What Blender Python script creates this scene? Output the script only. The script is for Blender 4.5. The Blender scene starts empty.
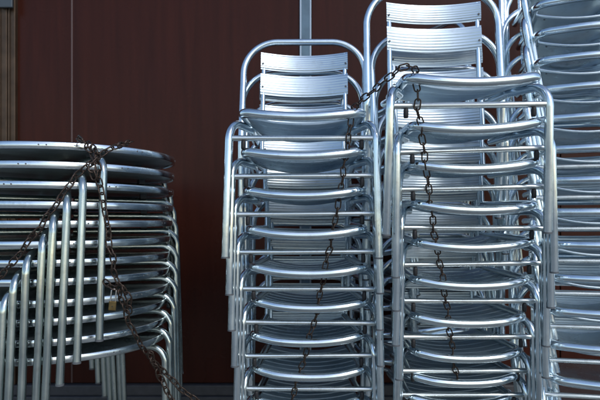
import bpy, math, random
from mathutils import Vector, Matrix
random.seed(7)
R = math.radians
S = bpy.context.scene
col = S.collection

# ---------------------------------------------------------------- camera, world, sun, exposure
CAMH, F, HX, HY = 1.10, 540.0, 300.0, 220.0       # camera height, focal length (photo px), horizon pixel
cam_d = bpy.data.cameras.new('camera'); cam = bpy.data.objects.new('camera', cam_d); col.objects.link(cam)
cam.location = (0, 0, CAMH); cam.rotation_euler = (R(90), 0, 0)
cam_d.sensor_width = 36; cam_d.lens = F/600*36; cam_d.shift_y = 20/600
cam_d.clip_start = 0.05; cam_d.clip_end = 2000
cam_d.dof.use_dof = True; cam_d.dof.focus_distance = 1.68; cam_d.dof.aperture_fstop = 4.0
S.camera = cam
SUN_EL, SUN_AZ = R(40), R(148)                     # azimuth clockwise from +Y: behind the camera, right of it
w = bpy.data.worlds.new('World'); S.world = w; w.use_nodes = True
nt = w.node_tree; nt.nodes.clear()
sky = nt.nodes.new('ShaderNodeTexSky'); sky.sky_type = 'NISHITA'; sky.sun_disc = False
sky.sun_elevation = SUN_EL; sky.sun_rotation = SUN_AZ; sky.air_density = 1.0; sky.dust_density = 1.0
bg = nt.nodes.new('ShaderNodeBackground'); bg.inputs['Strength'].default_value = 0.15
out = nt.nodes.new('ShaderNodeOutputWorld')
nt.links.new(sky.outputs[0], bg.inputs[0]); nt.links.new(bg.outputs[0], out.inputs[0])
sd = bpy.data.lights.new('sun', 'SUN'); sd.energy = 0.95; sd.angle = R(14); sd.color = (1, .975, .94)
sun = bpy.data.objects.new('sun', sd); col.objects.link(sun)
sdir = Vector((math.sin(SUN_AZ)*math.cos(SUN_EL), math.cos(SUN_AZ)*math.cos(SUN_EL), math.sin(SUN_EL)))
sun.rotation_euler = sdir.to_track_quat('Z', 'Y').to_euler()
S.view_settings.view_transform = 'Standard'; S.view_settings.look = 'None'
S.view_settings.exposure = 0.24; S.view_settings.gamma = 1.0

def at(px, py, D):
    return Vector(((px-HX)/F*D, D, CAMH+(HY-py)/F*D))

# ---------------------------------------------------------------- materials
def new_mat(name):
    m = bpy.data.materials.new(name); m.use_nodes = True
    return m, m.node_tree, m.node_tree.nodes['Principled BSDF']

def metal(name, c, rough, spread=.10, bump=.15, scale=60, stain=.45, stain_col=(.34, .36, .37), aniso=0):
    m, t, b = new_mat(name)
    tc = t.nodes.new('ShaderNodeTexCoord')
    oi = t.nodes.new('ShaderNodeObjectInfo')
    add = t.nodes.new('ShaderNodeVectorMath'); add.operation = 'ADD'
    mul = t.nodes.new('ShaderNodeMath'); mul.operation = 'MULTIPLY'; mul.inputs[1].default_value = 37
    t.links.new(oi.outputs['Random'], mul.inputs[0])
    t.links.new(tc.outputs['Object'], add.inputs[0]); t.links.new(mul.outputs[0], add.inputs[1])
    n1 = t.nodes.new('ShaderNodeTexNoise'); n1.inputs['Scale'].default_value = scale; n1.inputs['Detail'].default_value = 6
    n2 = t.nodes.new('ShaderNodeTexNoise'); n2.inputs['Scale'].default_value = 9; n2.inputs['Detail'].default_value = 4
    t.links.new(add.outputs[0], n1.inputs['Vector']); t.links.new(add.outputs[0], n2.inputs['Vector'])
    mr = t.nodes.new('ShaderNodeMapRange'); mr.inputs[1].default_value = .3; mr.inputs[2].default_value = .7
    mr.inputs[3].default_value = max(.03, rough-spread); mr.inputs[4].default_value = rough+spread
    t.links.new(n2.outputs[0], mr.inputs[0])
    ra = t.nodes.new('ShaderNodeMath'); ra.operation = 'MULTIPLY_ADD'; ra.inputs[1].default_value = .12; ra.inputs[2].default_value = -.04
    ad = t.nodes.new('ShaderNodeMath'); ad.operation = 'ADD'; ad.use_clamp = True
    t.links.new(oi.outputs['Random'], ra.inputs[0]); t.links.new(ra.outputs[0], ad.inputs[0]); t.links.new(mr.outputs[0], ad.inputs[1])
    t.links.new(ad.outputs[0], b.inputs['Roughness'])
    cr = t.nodes.new('ShaderNodeValToRGB')
    cr.color_ramp.elements[0].position = .52; cr.color_ramp.elements[0].color = (0, 0, 0, 1)
    cr.color_ramp.elements[1].position = .78; cr.color_ramp.elements[1].color = (stain, stain, stain, 1)
    n3 = t.nodes.new('ShaderNodeTexNoise'); n3.inputs['Scale'].default_value = 26; n3.inputs['Detail'].default_value = 8
    n3.inputs['Roughness'].default_value = .7
    t.links.new(add.outputs[0], n3.inputs['Vector']); t.links.new(n3.outputs[0], cr.inputs[0])
    mx = t.nodes.new('ShaderNodeMixRGB'); mx.inputs[1].default_value = (*c, 1); mx.inputs[2].default_value = (*stain_col, 1)
    t.links.new(cr.outputs[0], mx.inputs[0]); t.links.new(mx.outputs[0], b.inputs['Base Color'])
    b.inputs['Metallic'].default_value = 1
    bp = t.nodes.new('ShaderNodeBump'); bp.inputs['Strength'].default_value = bump; bp.inputs['Distance'].default_value = .0006
    t.links.new(n1.outputs[0], bp.inputs['Height']); t.links.new(bp.outputs[0], b.inputs['Normal'])
    return m

M_tube = metal('polished_aluminium', (.72, .82, .875), .165, .08)
M_bar = metal('scuffed_aluminium', (.70, .75, .75), .26, .10, stain=.5, stain_col=(.22, .19, .15))
M_slat = metal('ribbed_aluminium', (.57, .665, .735), .38, .07, bump=.08)
M_seat = metal('seat_aluminium', (.62, .73, .80), .30, .08)
M_leg = metal('table_leg_aluminium', (.52, .59, .58), .19, .09, stain=.4, stain_col=(.28, .27, .22))
M_rim = metal('table_rim_steel', (.76, .83, .87), .17, .10, bump=.4, scale=25, stain=.5, stain_col=(.22, .24, .25))
M_top = metal('table_top_steel', (.42, .46, .48), .30, .12, bump=.3, scale=30, stain=.5, stain_col=(.10, .10, .09))

def plain(name, c, rough, metallic=0, noise=0, scale=40, bump=0):
    m, t, b = new_mat(name)
    b.inputs['Base Color'].default_value = (*c, 1); b.inputs['Roughness'].default_value = rough
    b.inputs['Metallic'].default_value = metallic
    if noise or bump:
        tc = t.nodes.new('ShaderNodeTexCoord'); n = t.nodes.new('ShaderNodeTexNoise')
        n.inputs['Scale'].default_value = scale; n.inputs['Detail'].default_value = 8
        t.links.new(tc.outputs['Object'], n.inputs['Vector'])
        if noise:
            cr = t.nodes.new('ShaderNodeValToRGB')
            cr.color_ramp.elements[0].position = .3; cr.color_ramp.elements[0].color = (*[x*(1-noise) for x in c], 1)
            cr.color_ramp.elements[1].position = .7; cr.color_ramp.elements[1].color = (*[min(1, x*(1+noise)) for x in c], 1)
            t.links.new(n.outputs[0], cr.inputs[0]); t.links.new(cr.outputs[0], b.inputs['Base Color'])
        if bump:
            bp = t.nodes.new('ShaderNodeBump'); bp.inputs['Strength'].default_value = bump; bp.inputs['Distance'].default_value = .002
            t.links.new(n.outputs[0], bp.inputs['Height']); t.links.new(bp.outputs[0], b.inputs['Normal'])
    return m

M_rubber = plain('black_rubber', (.012, .012, .014), .55)
M_cap = plain('grey_plastic_cap', (.10, .11, .12), .5)
M_chain = plain('rusty_iron', (.075, .054, .043), .45, .8, .6, 160, .6)
M_under = plain('dull_grey_underside', (.40, .46, .47), .40, .2, .35, 9)
M_brass = plain('worn_brass', (.15, .11, .05), .42, 1, .3, 60)
M_steel = plain('dull_steel', (.5, .5, .5), .3, 1)
M_bronze = plain('bronze_metal', (.078, .050, .031), .42, .55, .25, 14)
M_strip = plain('blue_grey_metal', (.10, .155, .20), .40, .5, .15, 12)
M_striplight = plain('bare_metal_edge', (.38, .44, .50), .35, .8)
M_seam = plain('joint_bead', (.10, .06, .055), .35)
M_closer = plain('dark_grey_metal', (.07, .085, .095), .4, .4)
M_sill = plain('grey_stone', (.045, .046, .052), .5, 0, .2, 30, .2)

def wood():
    m, t, b = new_mat('dark_red_wood')
    tc = t.nodes.new('ShaderNodeTexCoord'); mp = t.nodes.new('ShaderNodeMapping')
    mp.inputs['Scale'].default_value = (9, 9, .55)
    n = t.nodes.new('ShaderNodeTexNoise'); n.inputs['Scale'].default_value = 2.2; n.inputs['Detail'].default_value = 9
    n.inputs['Roughness'].default_value = .6; n.inputs['Distortion'].default_value = .6
    t.links.new(tc.outputs['Object'], mp.inputs[0]); t.links.new(mp.outputs[0], n.inputs['Vector'])
    mp2 = t.nodes.new('ShaderNodeMapping'); mp2.inputs['Scale'].default_value = (80, 80, 2.5)
    n2 = t.nodes.new('ShaderNodeTexNoise'); n2.inputs['Scale'].default_value = 1.5; n2.inputs['Detail'].default_value = 5
    t.links.new(tc.outputs['Object'], mp2.inputs[0]); t.links.new(mp2.outputs[0], n2.inputs['Vector'])
    av = t.nodes.new('ShaderNodeMixRGB'); av.inputs[0].default_value = .2
    t.links.new(n.outputs[0], av.inputs[1]); t.links.new(n2.outputs[0], av.inputs[2])
    cr = t.nodes.new('ShaderNodeValToRGB')
    cr.color_ramp.elements[0].position = .32; cr.color_ramp.elements[0].color = (.030, .0088, .0058, 1)
    cr.color_ramp.elements[1].position = .68; cr.color_ramp.elements[1].color = (.047, .0125, .0078, 1)
    t.links.new(av.outputs[0], cr.inputs[0]); t.links.new(cr.outputs[0], b.inputs['Base Color'])
    n3 = t.nodes.new('ShaderNodeTexNoise'); n3.inputs['Scale'].default_value = 3; n3.inputs['Detail'].default_value = 6
    t.links.new(tc.outputs['Object'], n3.inputs['Vector'])
    mr = t.nodes.new('ShaderNodeMapRange'); mr.inputs[1].default_value = .3; mr.inputs[2].default_value = .7
    mr.inputs[3].default_value = .22; mr.inputs[4].default_value = .34
    t.links.new(n3.outputs[0], mr.inputs[0]); t.links.new(mr.outputs[0], b.inputs['Roughness'])
    bp = t.nodes.new('ShaderNodeBump'); bp.inputs['Strength'].default_value = .08; bp.inputs['Distance'].default_value = .001
    t.links.new(n2.outputs[0], bp.inputs['Height']); t.links.new(bp.outputs[0], b.inputs['Normal'])
    b.inputs['Specular IOR Level'].default_value = .13
    return m
M_wood = wood()
def paving():
    m, t, b = new_mat('paving_concrete')
    tc = t.nodes.new('ShaderNodeTexCoord')
    br = t.nodes.new('ShaderNodeTexBrick'); br.inputs['Scale'].default_value = 1.0
    br.inputs['Brick Width'].default_value = .6; br.inputs['Row Height'].default_value = .6; br.offset = 0
    br.inputs['Mortar Size'].default_value = .008
    br.inputs['Color1'].default_value = (.10, .105, .095, 1); br.inputs['Color2'].default_value = (.30, .30, .27, 1)
    br.inputs['Mortar'].default_value = (.05, .05, .045, 1)
    n = t.nodes.new('ShaderNodeTexNoise'); n.inputs['Scale'].default_value = .55; n.inputs['Detail'].default_value = 5
    cr = t.nodes.new('ShaderNodeValToRGB')
    cr.color_ramp.elements[0].position = .40; cr.color_ramp.elements[0].color = (.09, .095, .09, 1)
    cr.color_ramp.elements[1].position = .60; cr.color_ramp.elements[1].color = (.36, .35, .31, 1)  # light and dark patches painted on unseen paving to streak the tubes' reflections
    mx = t.nodes.new('ShaderNodeMixRGB'); mx.inputs[0].default_value = .55
    t.links.new(tc.outputs['Object'], br.inputs['Vector']); t.links.new(tc.outputs['Object'], n.inputs['Vector'])
    t.links.new(n.outputs[0], cr.inputs[0]); t.links.new(br.outputs['Color'], mx.inputs[1]); t.links.new(cr.outputs[0], mx.inputs[2])
    t.links.new(mx.outputs[0], b.inputs['Base Color']); b.inputs['Roughness'].default_value = .75
    return m
M_pave = paving()

# ---------------------------------------------------------------- mesh helpers
class MB:
    def __init__(s): s.v = []; s.f = []; s.m = []; s.sm = []
    def face(s, idx, mi=0, smooth=True): s.f.append(idx); s.m.append(mi); s.sm.append(smooth)
    def tube(s, pts, r, n=14, closed=False, mi=0, r2=None):
        pts = [Vector(p) for p in pts]; N = len(pts)
        tg = []
        for i in range(N):
            if closed: t = pts[(i+1) % N]-pts[i-1]
            else: t = pts[min(i+1, N-1)]-pts[max(i-1, 0)]
            tg.append(t.normalized())
        up = Vector((0, 0, 1)) if abs(tg[0].z) < .9 else Vector((0, 1, 0))
        nrm = (up-tg[0]*up.dot(tg[0])).normalized(); rings = []
        for i in range(N):
            if i:
                q = tg[i-1].rotation_difference(tg[i]); nrm = q @ nrm
                nrm = (nrm-tg[i]*nrm.dot(tg[i])).normalized()
            b = tg[i].cross(nrm); base = len(s.v)
            for k in range(n):
                a = 2*math.pi*k/n
                s.v.append(pts[i]+nrm*(math.cos(a)*r)+b*(math.sin(a)*(r2 or r)))
            rings.append(base)
        for i in range(N if closed else N-1):
            a, c = rings[i], rings[(i+1) % N]
            for k in range(n): s.face([a+k, a+(k+1) % n, c+(k+1) % n, c+k], mi)
        if not closed:
            for a, flip in ((rings[0], True), (rings[-1], False)):
                base = len(s.v); s.v += [s.v[a+k].copy() for k in range(n)]
                idx = [base+k for k in range(n)]
                s.face(idx[::-1] if flip else idx, mi, False)
        return s
    def box(s, x0, x1, y0, y1, z0, z1, mi=0, bev=0):
        b = len(s.v)
        s.v += [Vector(p) for p in ((x0,y0,z0),(x1,y0,z0),(x1,y1,z0),(x0,y1,z0),(x0,y0,z1),(x1,y0,z1),(x1,y1,z1),(x0,y1,z1))]
        for q in ((0,3,2,1),(4,5,6,7),(0,1,5,4),(1,2,6,5),(2,3,7,6),(3,0,4,7)): s.face([b+i for i in q], mi, False)
        return s
    def grid(s, P, mi=0, smooth=True):          # P[i][j] points, open sheet
        b = len(s.v); ni, nj = len(P), len(P[0])
        for row in P: s.v += [Vector(p) for p in row]
        for i in range(ni-1):
            for j in range(nj-1):
                s.face([b+i*nj+j, b+i*nj+j+1, b+(i+1)*nj+j+1, b+(i+1)*nj+j], mi, smooth)
        return b
    def slab(s, P, Q, mi=0, smooth=True):       # two sheets of equal size joined at their rims
        ni, nj = len(P), len(P[0])
        a = s.grid(P, mi, smooth); b = s.grid([r[::-1] for r in Q], mi, smooth)
        B = lambda i, j: b+i*nj+(nj-1-j); A = lambda i, j: a+i*nj+j
        # rim with its own vertices, so that the edge stays crisp
        loop = [(0, j) for j in range(nj)]+[(i, nj-1) for i in range(1, ni)]+[(ni-1, j) for j in range(nj-2, -1, -1)]+[(i, 0) for i in range(ni-2, 0, -1)]
        base = len(s.v)
        for i, j in loop: s.v.append(s.v[A(i, j)].copy()); s.v.append(s.v[B(i, j)].copy())
        L = len(loop)
        for k in range(L):
            k2 = (k+1) % L
            s.face([base+2*k2, base+2*k, base+2*k+1, base+2*k2+1], mi, False)
        return s
    def lathe(s, prof, n=96, mi=0, c=(0, 0), smooth=True):
        b = len(s.v)
        for r_, z in prof:
            for k in range(n):
                a = 2*math.pi*k/n; s.v.append(Vector((c[0]+r_*math.cos(a), c[1]+r_*math.sin(a), z)))
        for i in range(len(prof)-1):
            for k in range(n):
                s.face([b+i*n+k, b+i*n+(k+1) % n, b+(i+1)*n+(k+1) % n, b+(i+1)*n+k], mi, smooth)
        return s
    def build(s, name, mats, parent=None, bevel=0):
        me = bpy.data.meshes.new(name); me.from_pydata([tuple(v) for v in s.v], [], s.f)
        for m in (mats if isinstance(mats, (list, tuple)) else [mats]): me.materials.append(m)
        me.polygons.foreach_set('material_index', s.m); me.polygons.foreach_set('use_smooth', s.sm); me.update()
        o = bpy.data.objects.new(name, me); col.objects.link(o)
        if parent: o.parent = parent
        if bevel:
            bv = o.modifiers.new('Bevel', 'BEVEL'); bv.width = bevel; bv.segments = 2; bv.limit_method = 'ANGLE'
        return o

def fillet(pts, rads, seg=9):
    pts = [Vector(p) for p in pts]; o = [pts[0]]
    for i in range(1, len(pts)-1):
        r = rads[i] if isinstance(rads, (list, tuple)) else rads
        p = pts[i]; a = pts[i-1]-p; b = pts[i+1]-p
        if r <= 0: o.append(p); continue
        la, lb = a.length, b.length; a.normalize(); b.normalize()
        th = a.angle(b)
        d = min(r/math.tan(th/2), la*.49, lb*.49); rr = d*math.tan(th/2)
        c = p+(a+b).normalized()*(rr/math.sin(th/2))
        s0 = p+a*d-c; s1 = p+b*d-c
        for k in range(seg+1):
            o.append(c+s0.normalized().slerp(s1.normalized(), k/seg)*rr if s0.angle(s1) > 1e-3 else c+s0)
    o.append(pts[-1]); return o

def thing(name, label, cat, group=None, loc=(0, 0, 0)):
    o = bpy.data.objects.new(name, None); col.objects.link(o); o.location = loc; o.empty_display_size = .1
    o['label'] = label; o['category'] = cat
    if group: o['group'] = group
    return o
def copy_tree(o, parent=None):
    c = o.copy(); col.objects.link(c); c.parent = parent
    for ch in [x for x in list(o.children)]: copy_tree(ch, c)
    return c
def tag(o, label, cat, group=None):
    o['label'] = label; o['category'] = cat
    if group: o['group'] = group
    return o

# ---------------------------------------------------------------- setting
g = MB(); g.grid([[(-600, -600, 0), (600, -600, 0)], [(-600, 600, 0), (600, 600, 0)]], smooth=False)
gr = g.build('pavement', M_pave); gr['kind'] = 'structure'

WY = 3.10
def wx(px, D=WY): return (px-HX)/F*D
wall = thing('panelled_wall', 'dark red brown wood panelled wall behind the stacks of chairs and tables', 'wall', loc=(0, WY, 0))
edges = [wx(18.5), wx(72.2), wx(299.5), wx(311.5), wx(560), 3.4]
def panel(x0, x1): return MB().box(x0+.0015, x1-.0015, 0, .04, .165, 4.2).build('wood_panel', M_wood, wall, .002)
panel(edges[0]-.01, edges[1]-.004); panel(edges[1]+.001, edges[2]); panel(edges[3], edges[4]); panel(edges[4]+.004, edges[5])
MB().tube([(edges[1]-.002, .002, .165), (edges[1]-.002, .002, 4.2)], .0045, 10).build('joint_bead', M_seam, wall)
MB().box(edges[2]+.001, edges[3]-.001, -.006, .03, .165, 4.2).build('joint_strip', M_strip, wall, .002)
for xx in (edges[2]+.006, edges[3]-.006):
    MB().box(xx-.004, xx+.004, -.010, -.0055, .165, 4.2).build('strip_edge', M_striplight, wall, .001)
MB().box(-2.2, 3.4, .041, .30, 0, 4.3).build('backing', M_wood, wall)
sill = MB().box(-2.2, 3.4, -.06, .04, 0, .102).box(-2.2, 3.4, -.035, .04, .1025, .160).build('plinth', M_sill, wall, .004)

fr = thing('door_frame', 'bronze brown metal door frame with raised ridges left of the wood panels', 'door frame', loc=(0, WY, 0))
MB().box(wx(-60), wx(1.5), -.02, .04, .162, 4.2).build('frame_post', M_bronze, fr, .003)
MB().box(wx(1.8), wx(11), -.045, .04, .162, 4.2).build('frame_post', M_bronze, fr, .004)
MB().box(wx(11.3), wx(17.8), -.030, .04, .162, 4.2).build('frame_post', M_bronze, fr, .004)
for p in (4.5, 12.2):
    MB().tube([(wx(p), -.050 if p < 6 else -.036, .17), (wx(p), -.050 if p < 6 else -.036, 4.1)], .005, 10).build('frame_ridge', M_bronze, fr)
MB().box(wx(6), wx(18.6), -.070, -.052, CAMH+(HY-12)/F*WY, 3.2).build('closer_plate', M_closer, fr, .004)

# ---------------------------------------------------------------- chairs
def chair(name, label, cat, group, kind):
    root = thing(name, label, cat, group)
    TR = .0131
    for s in (-1, 1):
        fx = .2440 if kind == 'ribbed' else .155
        p = fillet([(s*fx, 0, 0), (s*.2325, 0, .436), (s*.176, .150, .430), (s*.188, .392, .424)], [0, .062, .09, 0], 12)
        lg = MB().tube(p, TR, 16).build('leg', M_tube, root)
        MB().tube([(s*fx, 0, -.004), (s*fx, 0, .0015)], TR+.0007, 14).build('foot_cap', M_cap, lg)
    # back hoop and rear legs, one bent tube
    rx = .247 if kind == 'ribbed' else .195
    hp = [(-rx, .405, 0), (-.247, .400, .43), (-.243, .476, .846), (.243, .476, .846), (.247, .400, .43), (rx, .405, 0)]
    p = fillet(hp, [0, .12, .135, .135, .12, 0], 18)
    hoop = MB().tube(p, TR, 16).build('back_hoop', M_tube, root)
    for s in (-1, 1):
        MB().tube([(s*rx, .405, -.004), (s*rx, .405, .0015)], TR+.0007, 14).build('foot_cap', M_cap, hoop)
    # seat frame
    W = .190
    if kind == 'ribbed': bulge, sag, cr, back0 = .042, .019, .040, .012
    else: bulge, sag, cr, back0 = .060, .0, .075, .055
    front = []
    K, X1 = 14, (.120 if kind == 'ribbed' else .095)
    for k in range(K+1):
        x = -X1+2*X1*k/K; u = x/W
        front.append(Vector((x, -.012-bulge*(1-(u**4 if kind == 'ribbed' else u*u)), .456-sag*(1-u*u))))
    cy = -.026 if kind == 'ribbed' else -.030
    full = [Vector((-.166, .395, .448)), Vector((-W, cy, .457))]+front+[Vector((W, cy, .457)), Vector((.166, .395, .448))]
    MB().tube(fillet(full, [0, cr]+[0]*len(front)+[cr, 0], 12), .0152, 18).build('seat_frame', M_tube, root)
    for s in (-1, 1):
        MB().tube(fillet([(s*.166, .375, .447), (s*.164, .402, .449), (s*.162, .455, .792)], [0, .02, 0], 6), .0088, 12).build('back_support', M_tube, root)
    # back slats
    def ribs(v, n): return .0006*math.cos(v*n*2*math.pi)
    for zc, h in ((.760, .070), (.664, .086)):
        P, Q = [], []
        nv, nu = 42, 20
        for i in range(nv+1):
            v = i/nv; z = zc-h/2+h*v; rowp, rowq = [], []
            curl = .004*(abs(2*v-1)**4)
            for j in range(nu+1):
                u = -1+2*j/nu; x = .173*u
                y0 = .400+.149*(z-.445)-.0125+.032*(1-u*u)
                z2 = z-.005*(1-u*u); rowp.append((x, y0+curl-ribs(v, 8), z2)); rowq.append((x, y0+curl+.0045, z2))
            P.append(rowp); Q.append(rowq)
        mb = MB().slab(P, Q)
        for s in (-1, 1):
            y0 = .400+.149*(zc-.445)-.0135
            mb.tube([(s*.164, y0+.002, zc-.012), (s*.164, y0-.0022, zc-.012)], .0034, 8, mi=1)
        mb.build('back_slat', [M_slat, M_cap], root)
    # seat
    mb = MB()
    if kind == 'ribbed':
        n, pitch, wd = 6, .0615, .0495
        for q in range(n):
            ya = back0+q*pitch; P, Q = [], []
            for i in range(25):
                v = i/24; y = ya+wd*v; t = y/.39; hw = (W-.003)*(1-t)+.166*t
                dz = -.006*math.sin(min(1, t)*math.pi)
                rp, rq = [], []
                for j in range(17):
                    u = -1+2*j/16
                    z = .456-.027*(1-u*u)+dz
                    rp.append((hw*u, y, z+.001*math.cos(v*5*2*math.pi))); rq.append((hw*u, y, z-.0065+.0018*math.cos(v*4*2*math.pi)))
                P.append(rp); Q.append(rq)
            mb.slab(P, Q)
    else:
        P, Q = [], []
        for i in range(25):
            v = i/24; y = back0+(.385-back0)*v; t = y/.39; hw = (W-.003)*(1-t)+.166*t
            rp, rq = [], []
            for j in range(25):
                u = -1+2*j/24; z = .455-.034*(1-u*u)-.003*math.sin(t*math.pi)
                if i == 0: z -= .003
                rp.append((hw*u, y-.02*(1-u*u)*(1-v), z)); rq.append((hw*u, y-.02*(1-u*u)*(1-v), z-.006))
            P.append(rp); Q.append(rq)
        mb.slab(P, Q)
        for s in (-1, 1):
            for (x_, y_) in ((.140, .07),):
                mb.tube([(s*x_, y_, .432), (s*x_, y_, .436)], .0038, 8, mi=1)
    if kind != 'ribbed':
        mb.tube(P[0], .0062, 10)
    mb.build('seat', [M_seat, M_cap], root)
    if kind == 'ribbed': MB().tube([(-.2235, .002, .380), (.2235, .002, .380)], .0094, 12).build('crossbar', M_bar, root)
    elif kind == 'smooth': MB().tube([(-.2200, .006, .398), (.2200, .006, .398)], .0085, 12).build('crossbar', M_bar, root)
    for s in (-1, 1) if kind == 'ribbed' else ():
        b_ = MB(); b_.lathe([(.0001, .372), (.0060, .372), (.0075, .366), (.0075, .350), (.0060, .344), (.0001, .344)][::-1], 12, c=(s*.188, -.002))
        b_.build('bumper', M_rubber, root)
    return root

ORD = ['topmost', 'second', 'third', 'fourth', 'fifth', 'sixth', 'seventh', 'eighth', 'ninth', 'tenth', 'eleventh', 'twelfth', 'thirteenth', 'fourteenth', 'fifteenth']
def lab(i, n, where):
    if i == 0: return 'topmost aluminium chair '+where
    if i == n-1: return 'bottom aluminium chair '+where
    return ORD[i]+' aluminium chair from the top '+where

G1 = 'aluminium chairs stacked against the wood wall'
proto = chair('stacked_chair', '', 'chair', G1, 'ribbed')
proto_s = chair('stacked_chair', '', 'chair', G1, 'smooth')
proto_t = chair('stacked_chair', '', 'chair', G1, 'barless')
used = {}
def put(p, loc, rot, label):
    o = p if p.name not in used else copy_tree(p)
    used[p.name] = 1
    o.rotation_mode = 'XYZ'; o.location = loc; o.rotation_euler = rot; o['label'] = label
    return o

# chained stack in the middle: crossbar heights in the photo and each chair's distance
y1 = [138, 176, 214, 252, 289, 323, 356, 389]; c1 = [302.3, 304.7, 306.5, 307.8, 308.5, 309, 309, 309.5]
s1 = []
for i in range(9):
    D = 1.718+.0300*i
    if i < 8: z = (HY-y1[i])/F*D; X = (c1[i]-HX)/F*D
    else: z = -.72; X = s1[-1][0]
    s1.append((X, D, CAMH+z-.38))
for i, (X, D, z) in enumerate(s1):
    put(proto, (X+random.uniform(-.003, .003), D, z), (R(random.uniform(-.5, .5)), R(random.uniform(-.5, .5)), R(random.uniform(-1.3, 1.3))), lab(i, 9, 'in the middle stack left of the tall chained one'))
# leaning chained stack
y2 = [105, 150, 188, 228, 264, 301, 337, 371]; c2 = [471.5, 471.5, 472, 472, 471, 468.7, 467, 465]
s2 = []
for i in range(10):
    D = 1.585+.0500*i
    if i < 8: z = (HY-y2[i])/F*D; X = (c2[i]-HX)/F*D
    else: z = (-.635, -.72)[i-8]; X = s2[-1][0]-.004; D = 1.96+.03*(i-8)
    s2.append((X, D, CAMH+z-.38))
for i, (X, D, z) in enumerate(s2):
    X += (0, .020, .012, .002, .009, 0, 0, 0, 0, 0)[i]
    ph = R([6.5, 4.5, 3.5, 2.5, 2, 1.5, 1, .5, 0, 0][i])      # leaning towards the camera, turned about the crossbar
    put(proto, (X, D+.38*math.sin(ph), z+.38*(1-math.cos(ph))), (ph, R((-.8, -1.8, -1.2, .3, -.8, 0, 0, 0, 0, 0)[i]), R(random.uniform(-1.3, 1.3))), lab(i, 10, 'in the tall stack with a chain down its front'))
# stack cut by the right edge
for i in range(15):
    D = 2.07-.020*i; zc = 2.0335-.1135*i
    X = 1.095-.0035*i
    z0 = zc-.455
    put(proto_t if i < 6 else proto_s, (X+random.uniform(-.004, .004), D, max(0, z0)), (0, 0, R(-13+random.uniform(-1.5, 1.5))), lab(i, 15, 'in the stack cut off by the right picture edge'))
# sideways stack in the gap behind
for i in range(10):
    k = 9-i
    put(proto, (.400, 2.615, .128*k), (R(1.2*k), 0, R(-60)), lab(i, 10, 'in the sideways stack behind the tall chained one'))

# ---------------------------------------------------------------- tables
G2 = 'round aluminium tables stacked upside by side of the chairs'
G2 = 'round metal tables in one stack'
RT, TH = .410, .64
def table():
    root = thing('round_table', '', 'table', G2)
    mb = MB()   # table top: disc with rolled under edge
    z = TH
    mb.lathe([(.0001, z-.002), (RT-.012, z-.002), (RT-.010, z-.0035)], 128)
    mb.lathe([(RT-.010, z-.014), (.0001, z-.014)], 128, mi=1)
    top = mb.build('tabletop', [M_top, M_under], root)
    rb = MB()
    rb.lathe([(RT-.011, z-.0035), (RT-.007, z), (RT-.002, z-.0005), (RT, z-.003), (RT, z-.0215), (RT-.002, z-.024), (RT-.005, z-.0235), (RT-.007, z-.018), (RT-.010, z-.013)], 160)
    for a in range(0, 360, 45):
        for d in (-1.6, 1.6):
            q = R(a+d+20)
            c = Vector((math.cos(q), math.sin(q), 0))
            rb.tube([c*(RT-.003)+Vector((0, 0, z-.011)), c*(RT+.0012)+Vector((0, 0, z-.011))], .0026, 8, mi=1)
    rb.build('rim', [M_rim, M_cap], top)
    zt = z-.043; RL = RT+.022
    for k in range(4):
        a = R((0, 98, 180, 278)[k])
        c, s_ = math.sin(a), -math.cos(a)       # azimuth 0 points at the camera
        rad = Vector((c, s_, 0)); tan = Vector((-s_, c, 0))
        p = fillet([rad*.03+Vector((0, 0, zt)), rad*RL+Vector((0, 0, zt)), rad*(RL+.012)+tan*-.020+Vector((0, 0, 0))], [0, .062, 0], 12)
        lg = MB().tube(p, .0128, 16).build('leg', M_leg, root)
        e = p[-1]; MB().tube([e+Vector((0, 0, -.004)), e+Vector((0, 0, .003))], .0134, 14).build('foot_cap', M_cap, lg)
        q = rad*.30
        MB().box(-.012, .012, -.02, .02, zt+.010, z-.0145).build('bracket', M_cap, root).location = (q.x, q.y, 0)
    return root
tp = table()
angs = [38, 30, 24, 19, 15, 10, 5.5, 1.5, -2.5, -6.5, -10.5, -14.5]
for i in range(12):
    y = 141+19.9*i; D = 1.70
    zt = CAMH+(HY-y)/F*D
    o = tp if i == 0 else copy_tree(tp)
    o.location = (-.907-.0035*i+random.uniform(-.003, .003), 2.11+random.uniform(-.004, .004), max(0, zt-TH))
    o.rotation_euler = (R(random.uniform(-.35, .35)), R(random.uniform(-.35, .35)), R(angs[i]))
    o['label'] = ('topmost' if i == 0 else 'bottom' if i == 11 else ORD[i])+' round metal table '+('' if i in (0, 11) else 'from the top ')+'in the stack at the left'

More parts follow.
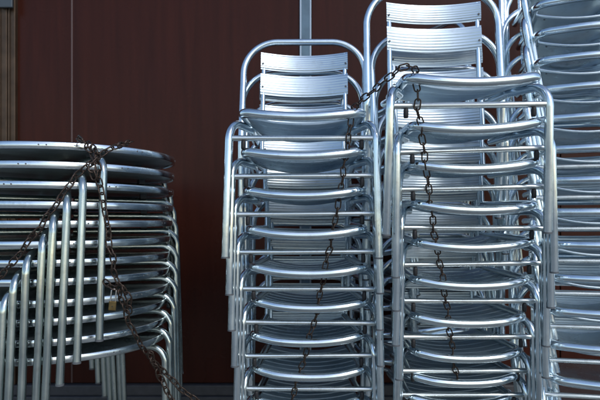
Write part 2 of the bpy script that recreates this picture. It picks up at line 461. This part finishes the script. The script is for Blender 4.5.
# ---------------------------------------------------------------- chains
def link_mesh(L, Wd, r):
    pts = []
    a = L/2-Wd/2
    for k in range(9): t = -math.pi/2+math.pi*k/8; pts.append((a+math.cos(t)*Wd/2, math.sin(t)*Wd/2, 0))
    for k in range(9): t = math.pi/2+math.pi*k/8; pts.append((-a+math.cos(t)*Wd/2, math.sin(t)*Wd/2, 0))
    mb = MB().tube(pts, r, 8, closed=True)
    me = bpy.data.meshes.new('link'); me.from_pydata([tuple(v) for v in mb.v], [], mb.f); me.materials.append(M_chain)
    me.polygons.foreach_set('use_smooth', mb.sm); return me
def chain(label, path, L=.0330, Wd=.0168, r=.0023, twist=0.3, wob=.25):
    lm = link_mesh(L, Wd, r)
    P = [Vector(p) for p in path]
    # smooth the path
    Q = []
    for i in range(len(P)-1):
        p0, p1, p2, p3 = P[max(0, i-1)], P[i], P[i+1], P[min(len(P)-1, i+2)]
        for k in range(16):
            t = k/16
            Q.append(.5*((2*p1)+(-p0+p2)*t+(2*p0-5*p1+4*p2-p3)*t*t+(-p0+3*p1-3*p2+p3)*t*t*t))
    Q.append(P[-1])
    Q = [q+Vector((.003*math.sin(k*.31)+.002*math.sin(k*.83), .0015*math.sin(k*.5), 0)) for k, q in enumerate(Q)]
    step = L-2*r*1.15-.0008
    nodes = [Q[0]]; cur = Q[0]
    for q in Q[1:]:
        while (q-cur).length >= step:
            cur = cur+(q-cur).normalized()*step; nodes.append(cur.copy())
    root = thing('chain', label, 'chain', loc=P[0])
    for i in range(len(nodes)-1):
        a, b = nodes[i], nodes[i+1]; mid = (a+b)/2; xx = (b-a).normalized()
        ref = Vector((0, 1, 0)); zz = (ref-xx*ref.dot(xx)).normalized()
        ang = twist+(math.pi/2 if i % 2 else 0)+random.uniform(-wob, wob)
        zz = Matrix.Rotation(ang, 3, xx) @ zz; yy = zz.cross(xx)
        m = Matrix((xx, yy, zz)).transposed().to_4x4(); m.translation = mid-P[0]
        o = bpy.data.objects.new('link', lm); col.objects.link(o); o.parent = root; o.matrix_local = m
    return root

def dleg(y, s, ys):                 # depth of the chairs' front legs at picture height y
    for k in range(7):
        if y < ys[k+1] or k == 6:
            t = (y-ys[k])/(ys[k+1]-ys[k]); return s[k][1]+(s[k+1][1]-s[k][1])*t
pts = []
for (x, y) in ((289, 408), (299, 375), (308, 345), (317, 310), (322, 285), (328, 255), (333, 230), (338, 205), (342, 180), (347, 150), (350, 128)):
    pts.append(at(x, y, dleg(y, s1, y1)-.019))
pts += [at(351.5, 117, 1.694), at(352.5, 106.5, 1.683), at(357, 104, 1.66), at(371, 92, 1.615), at(384, 81, 1.57), at(397, 70.5, 1.535), at(405, 66.5, 1.52),
        at(413, 66.0, 1.535), at(416, 72, 1.565), at(416.5, 84, 1.568)]
for (x, y) in ((418, 105), (421, 130), (424, 150), (427, 175), (430, 200), (433, 222), (437, 250), (441, 270), (446, 300), (449, 325), (453, 355), (457, 378), (458, 386)):
    pts.append(at(x, y, dleg(y, s2, y2)-.018))
chain('long rusty iron chain threaded down both middle chair stacks and slung between them', pts)

DT = 1.625
pts = [at(78, 138.2, 1.735), at(82, 140, 1.685), at(87, 146, 1.655), at(92, 154, 1.64), at(97, 165, DT), at(101, 190, DT), at(105, 212, DT), at(109, 238, DT), at(113, 262, DT), at(117, 282, 1.64),
       at(123, 303, 1.66), at(129, 322, 1.68), at(138, 340, 1.71), at(149, 356, 1.76), at(158, 366, 1.80), at(168, 376, 1.82), at(180, 388, 1.83), at(193, 398, 1.84), at(215, 412, 1.85)]
chain('dark rusty chain hanging from the tabletop edge down the right of the table stack', pts, L=.030, Wd=.018, r=.0025)
pts = [at(131, 142, 1.77), at(122, 144.5, 1.70), at(112, 148, 1.66), at(103, 153, 1.645), at(95, 160, 1.635), at(87, 166, DT), at(77, 176, DT), at(66, 190, 1.61), at(53, 208, 1.60), at(40, 227, 1.60), at(26, 245, 1.60), at(10, 266, 1.60), at(-12, 290, 1.60)]
chain('dark rusty chain slanting down left across the fronts of the table legs', pts, L=.030, Wd=.018, r=.0025)
pts = [at(150, 352, 1.73), at(154, 362, 1.74), at(159, 374, 1.76), at(165, 386, 1.77), at(171, 398, 1.78), at(177, 412, 1.79)]
chain('short chain end hanging at the lower right of the table stack', pts, L=.030, Wd=.018, r=.0025)
pts = [at(88, 143, 1.672), at(93, 149, 1.650), at(99, 152, 1.638), at(96, 160, 1.612), at(90, 168, 1.60), at(94, 178, 1.605), at(99, 184, 1.60)]
chain('knotted clump of chain at the rim of the topmost table', pts, L=.030, Wd=.018, r=.0025, twist=.8, wob=.7)

# padlock closing a side loop of the table chain
pts = [at(104, 281, 1.655), at(109, 285, 1.648), at(114, 288.5, 1.646), at(120, 290, 1.64), at(126, 287, 1.65), at(128.5, 297, 1.66), at(129, 308, 1.67), at(129, 318, 1.68)]
chain('short loop of chain beside the padlock on the table stack', pts, L=.030, Wd=.018, r=.0025)
pc = at(112.6, 305, 1.640)
lk = thing('padlock', 'small worn brass padlock hanging on the chain of the table stack', 'padlock', loc=pc)
lk.rotation_euler = (0, R(5), R(12))
MB().box(-.011, .011, -.006, .006, -.017, .012).build('lock_body', M_brass, lk, .002)
MB().tube([(0, -.0062, -.004), (0, -.0066, -.004)], .0022, 10).build('keyhole', M_rubber, lk)
MB().tube(fillet([(-.007, 0, .011), (-.007, 0, .048), (.007, 0, .048), (.007, 0, .011)], [0, .0068, .0068, 0], 8), .0022, 10).build('shackle', M_steel, lk)
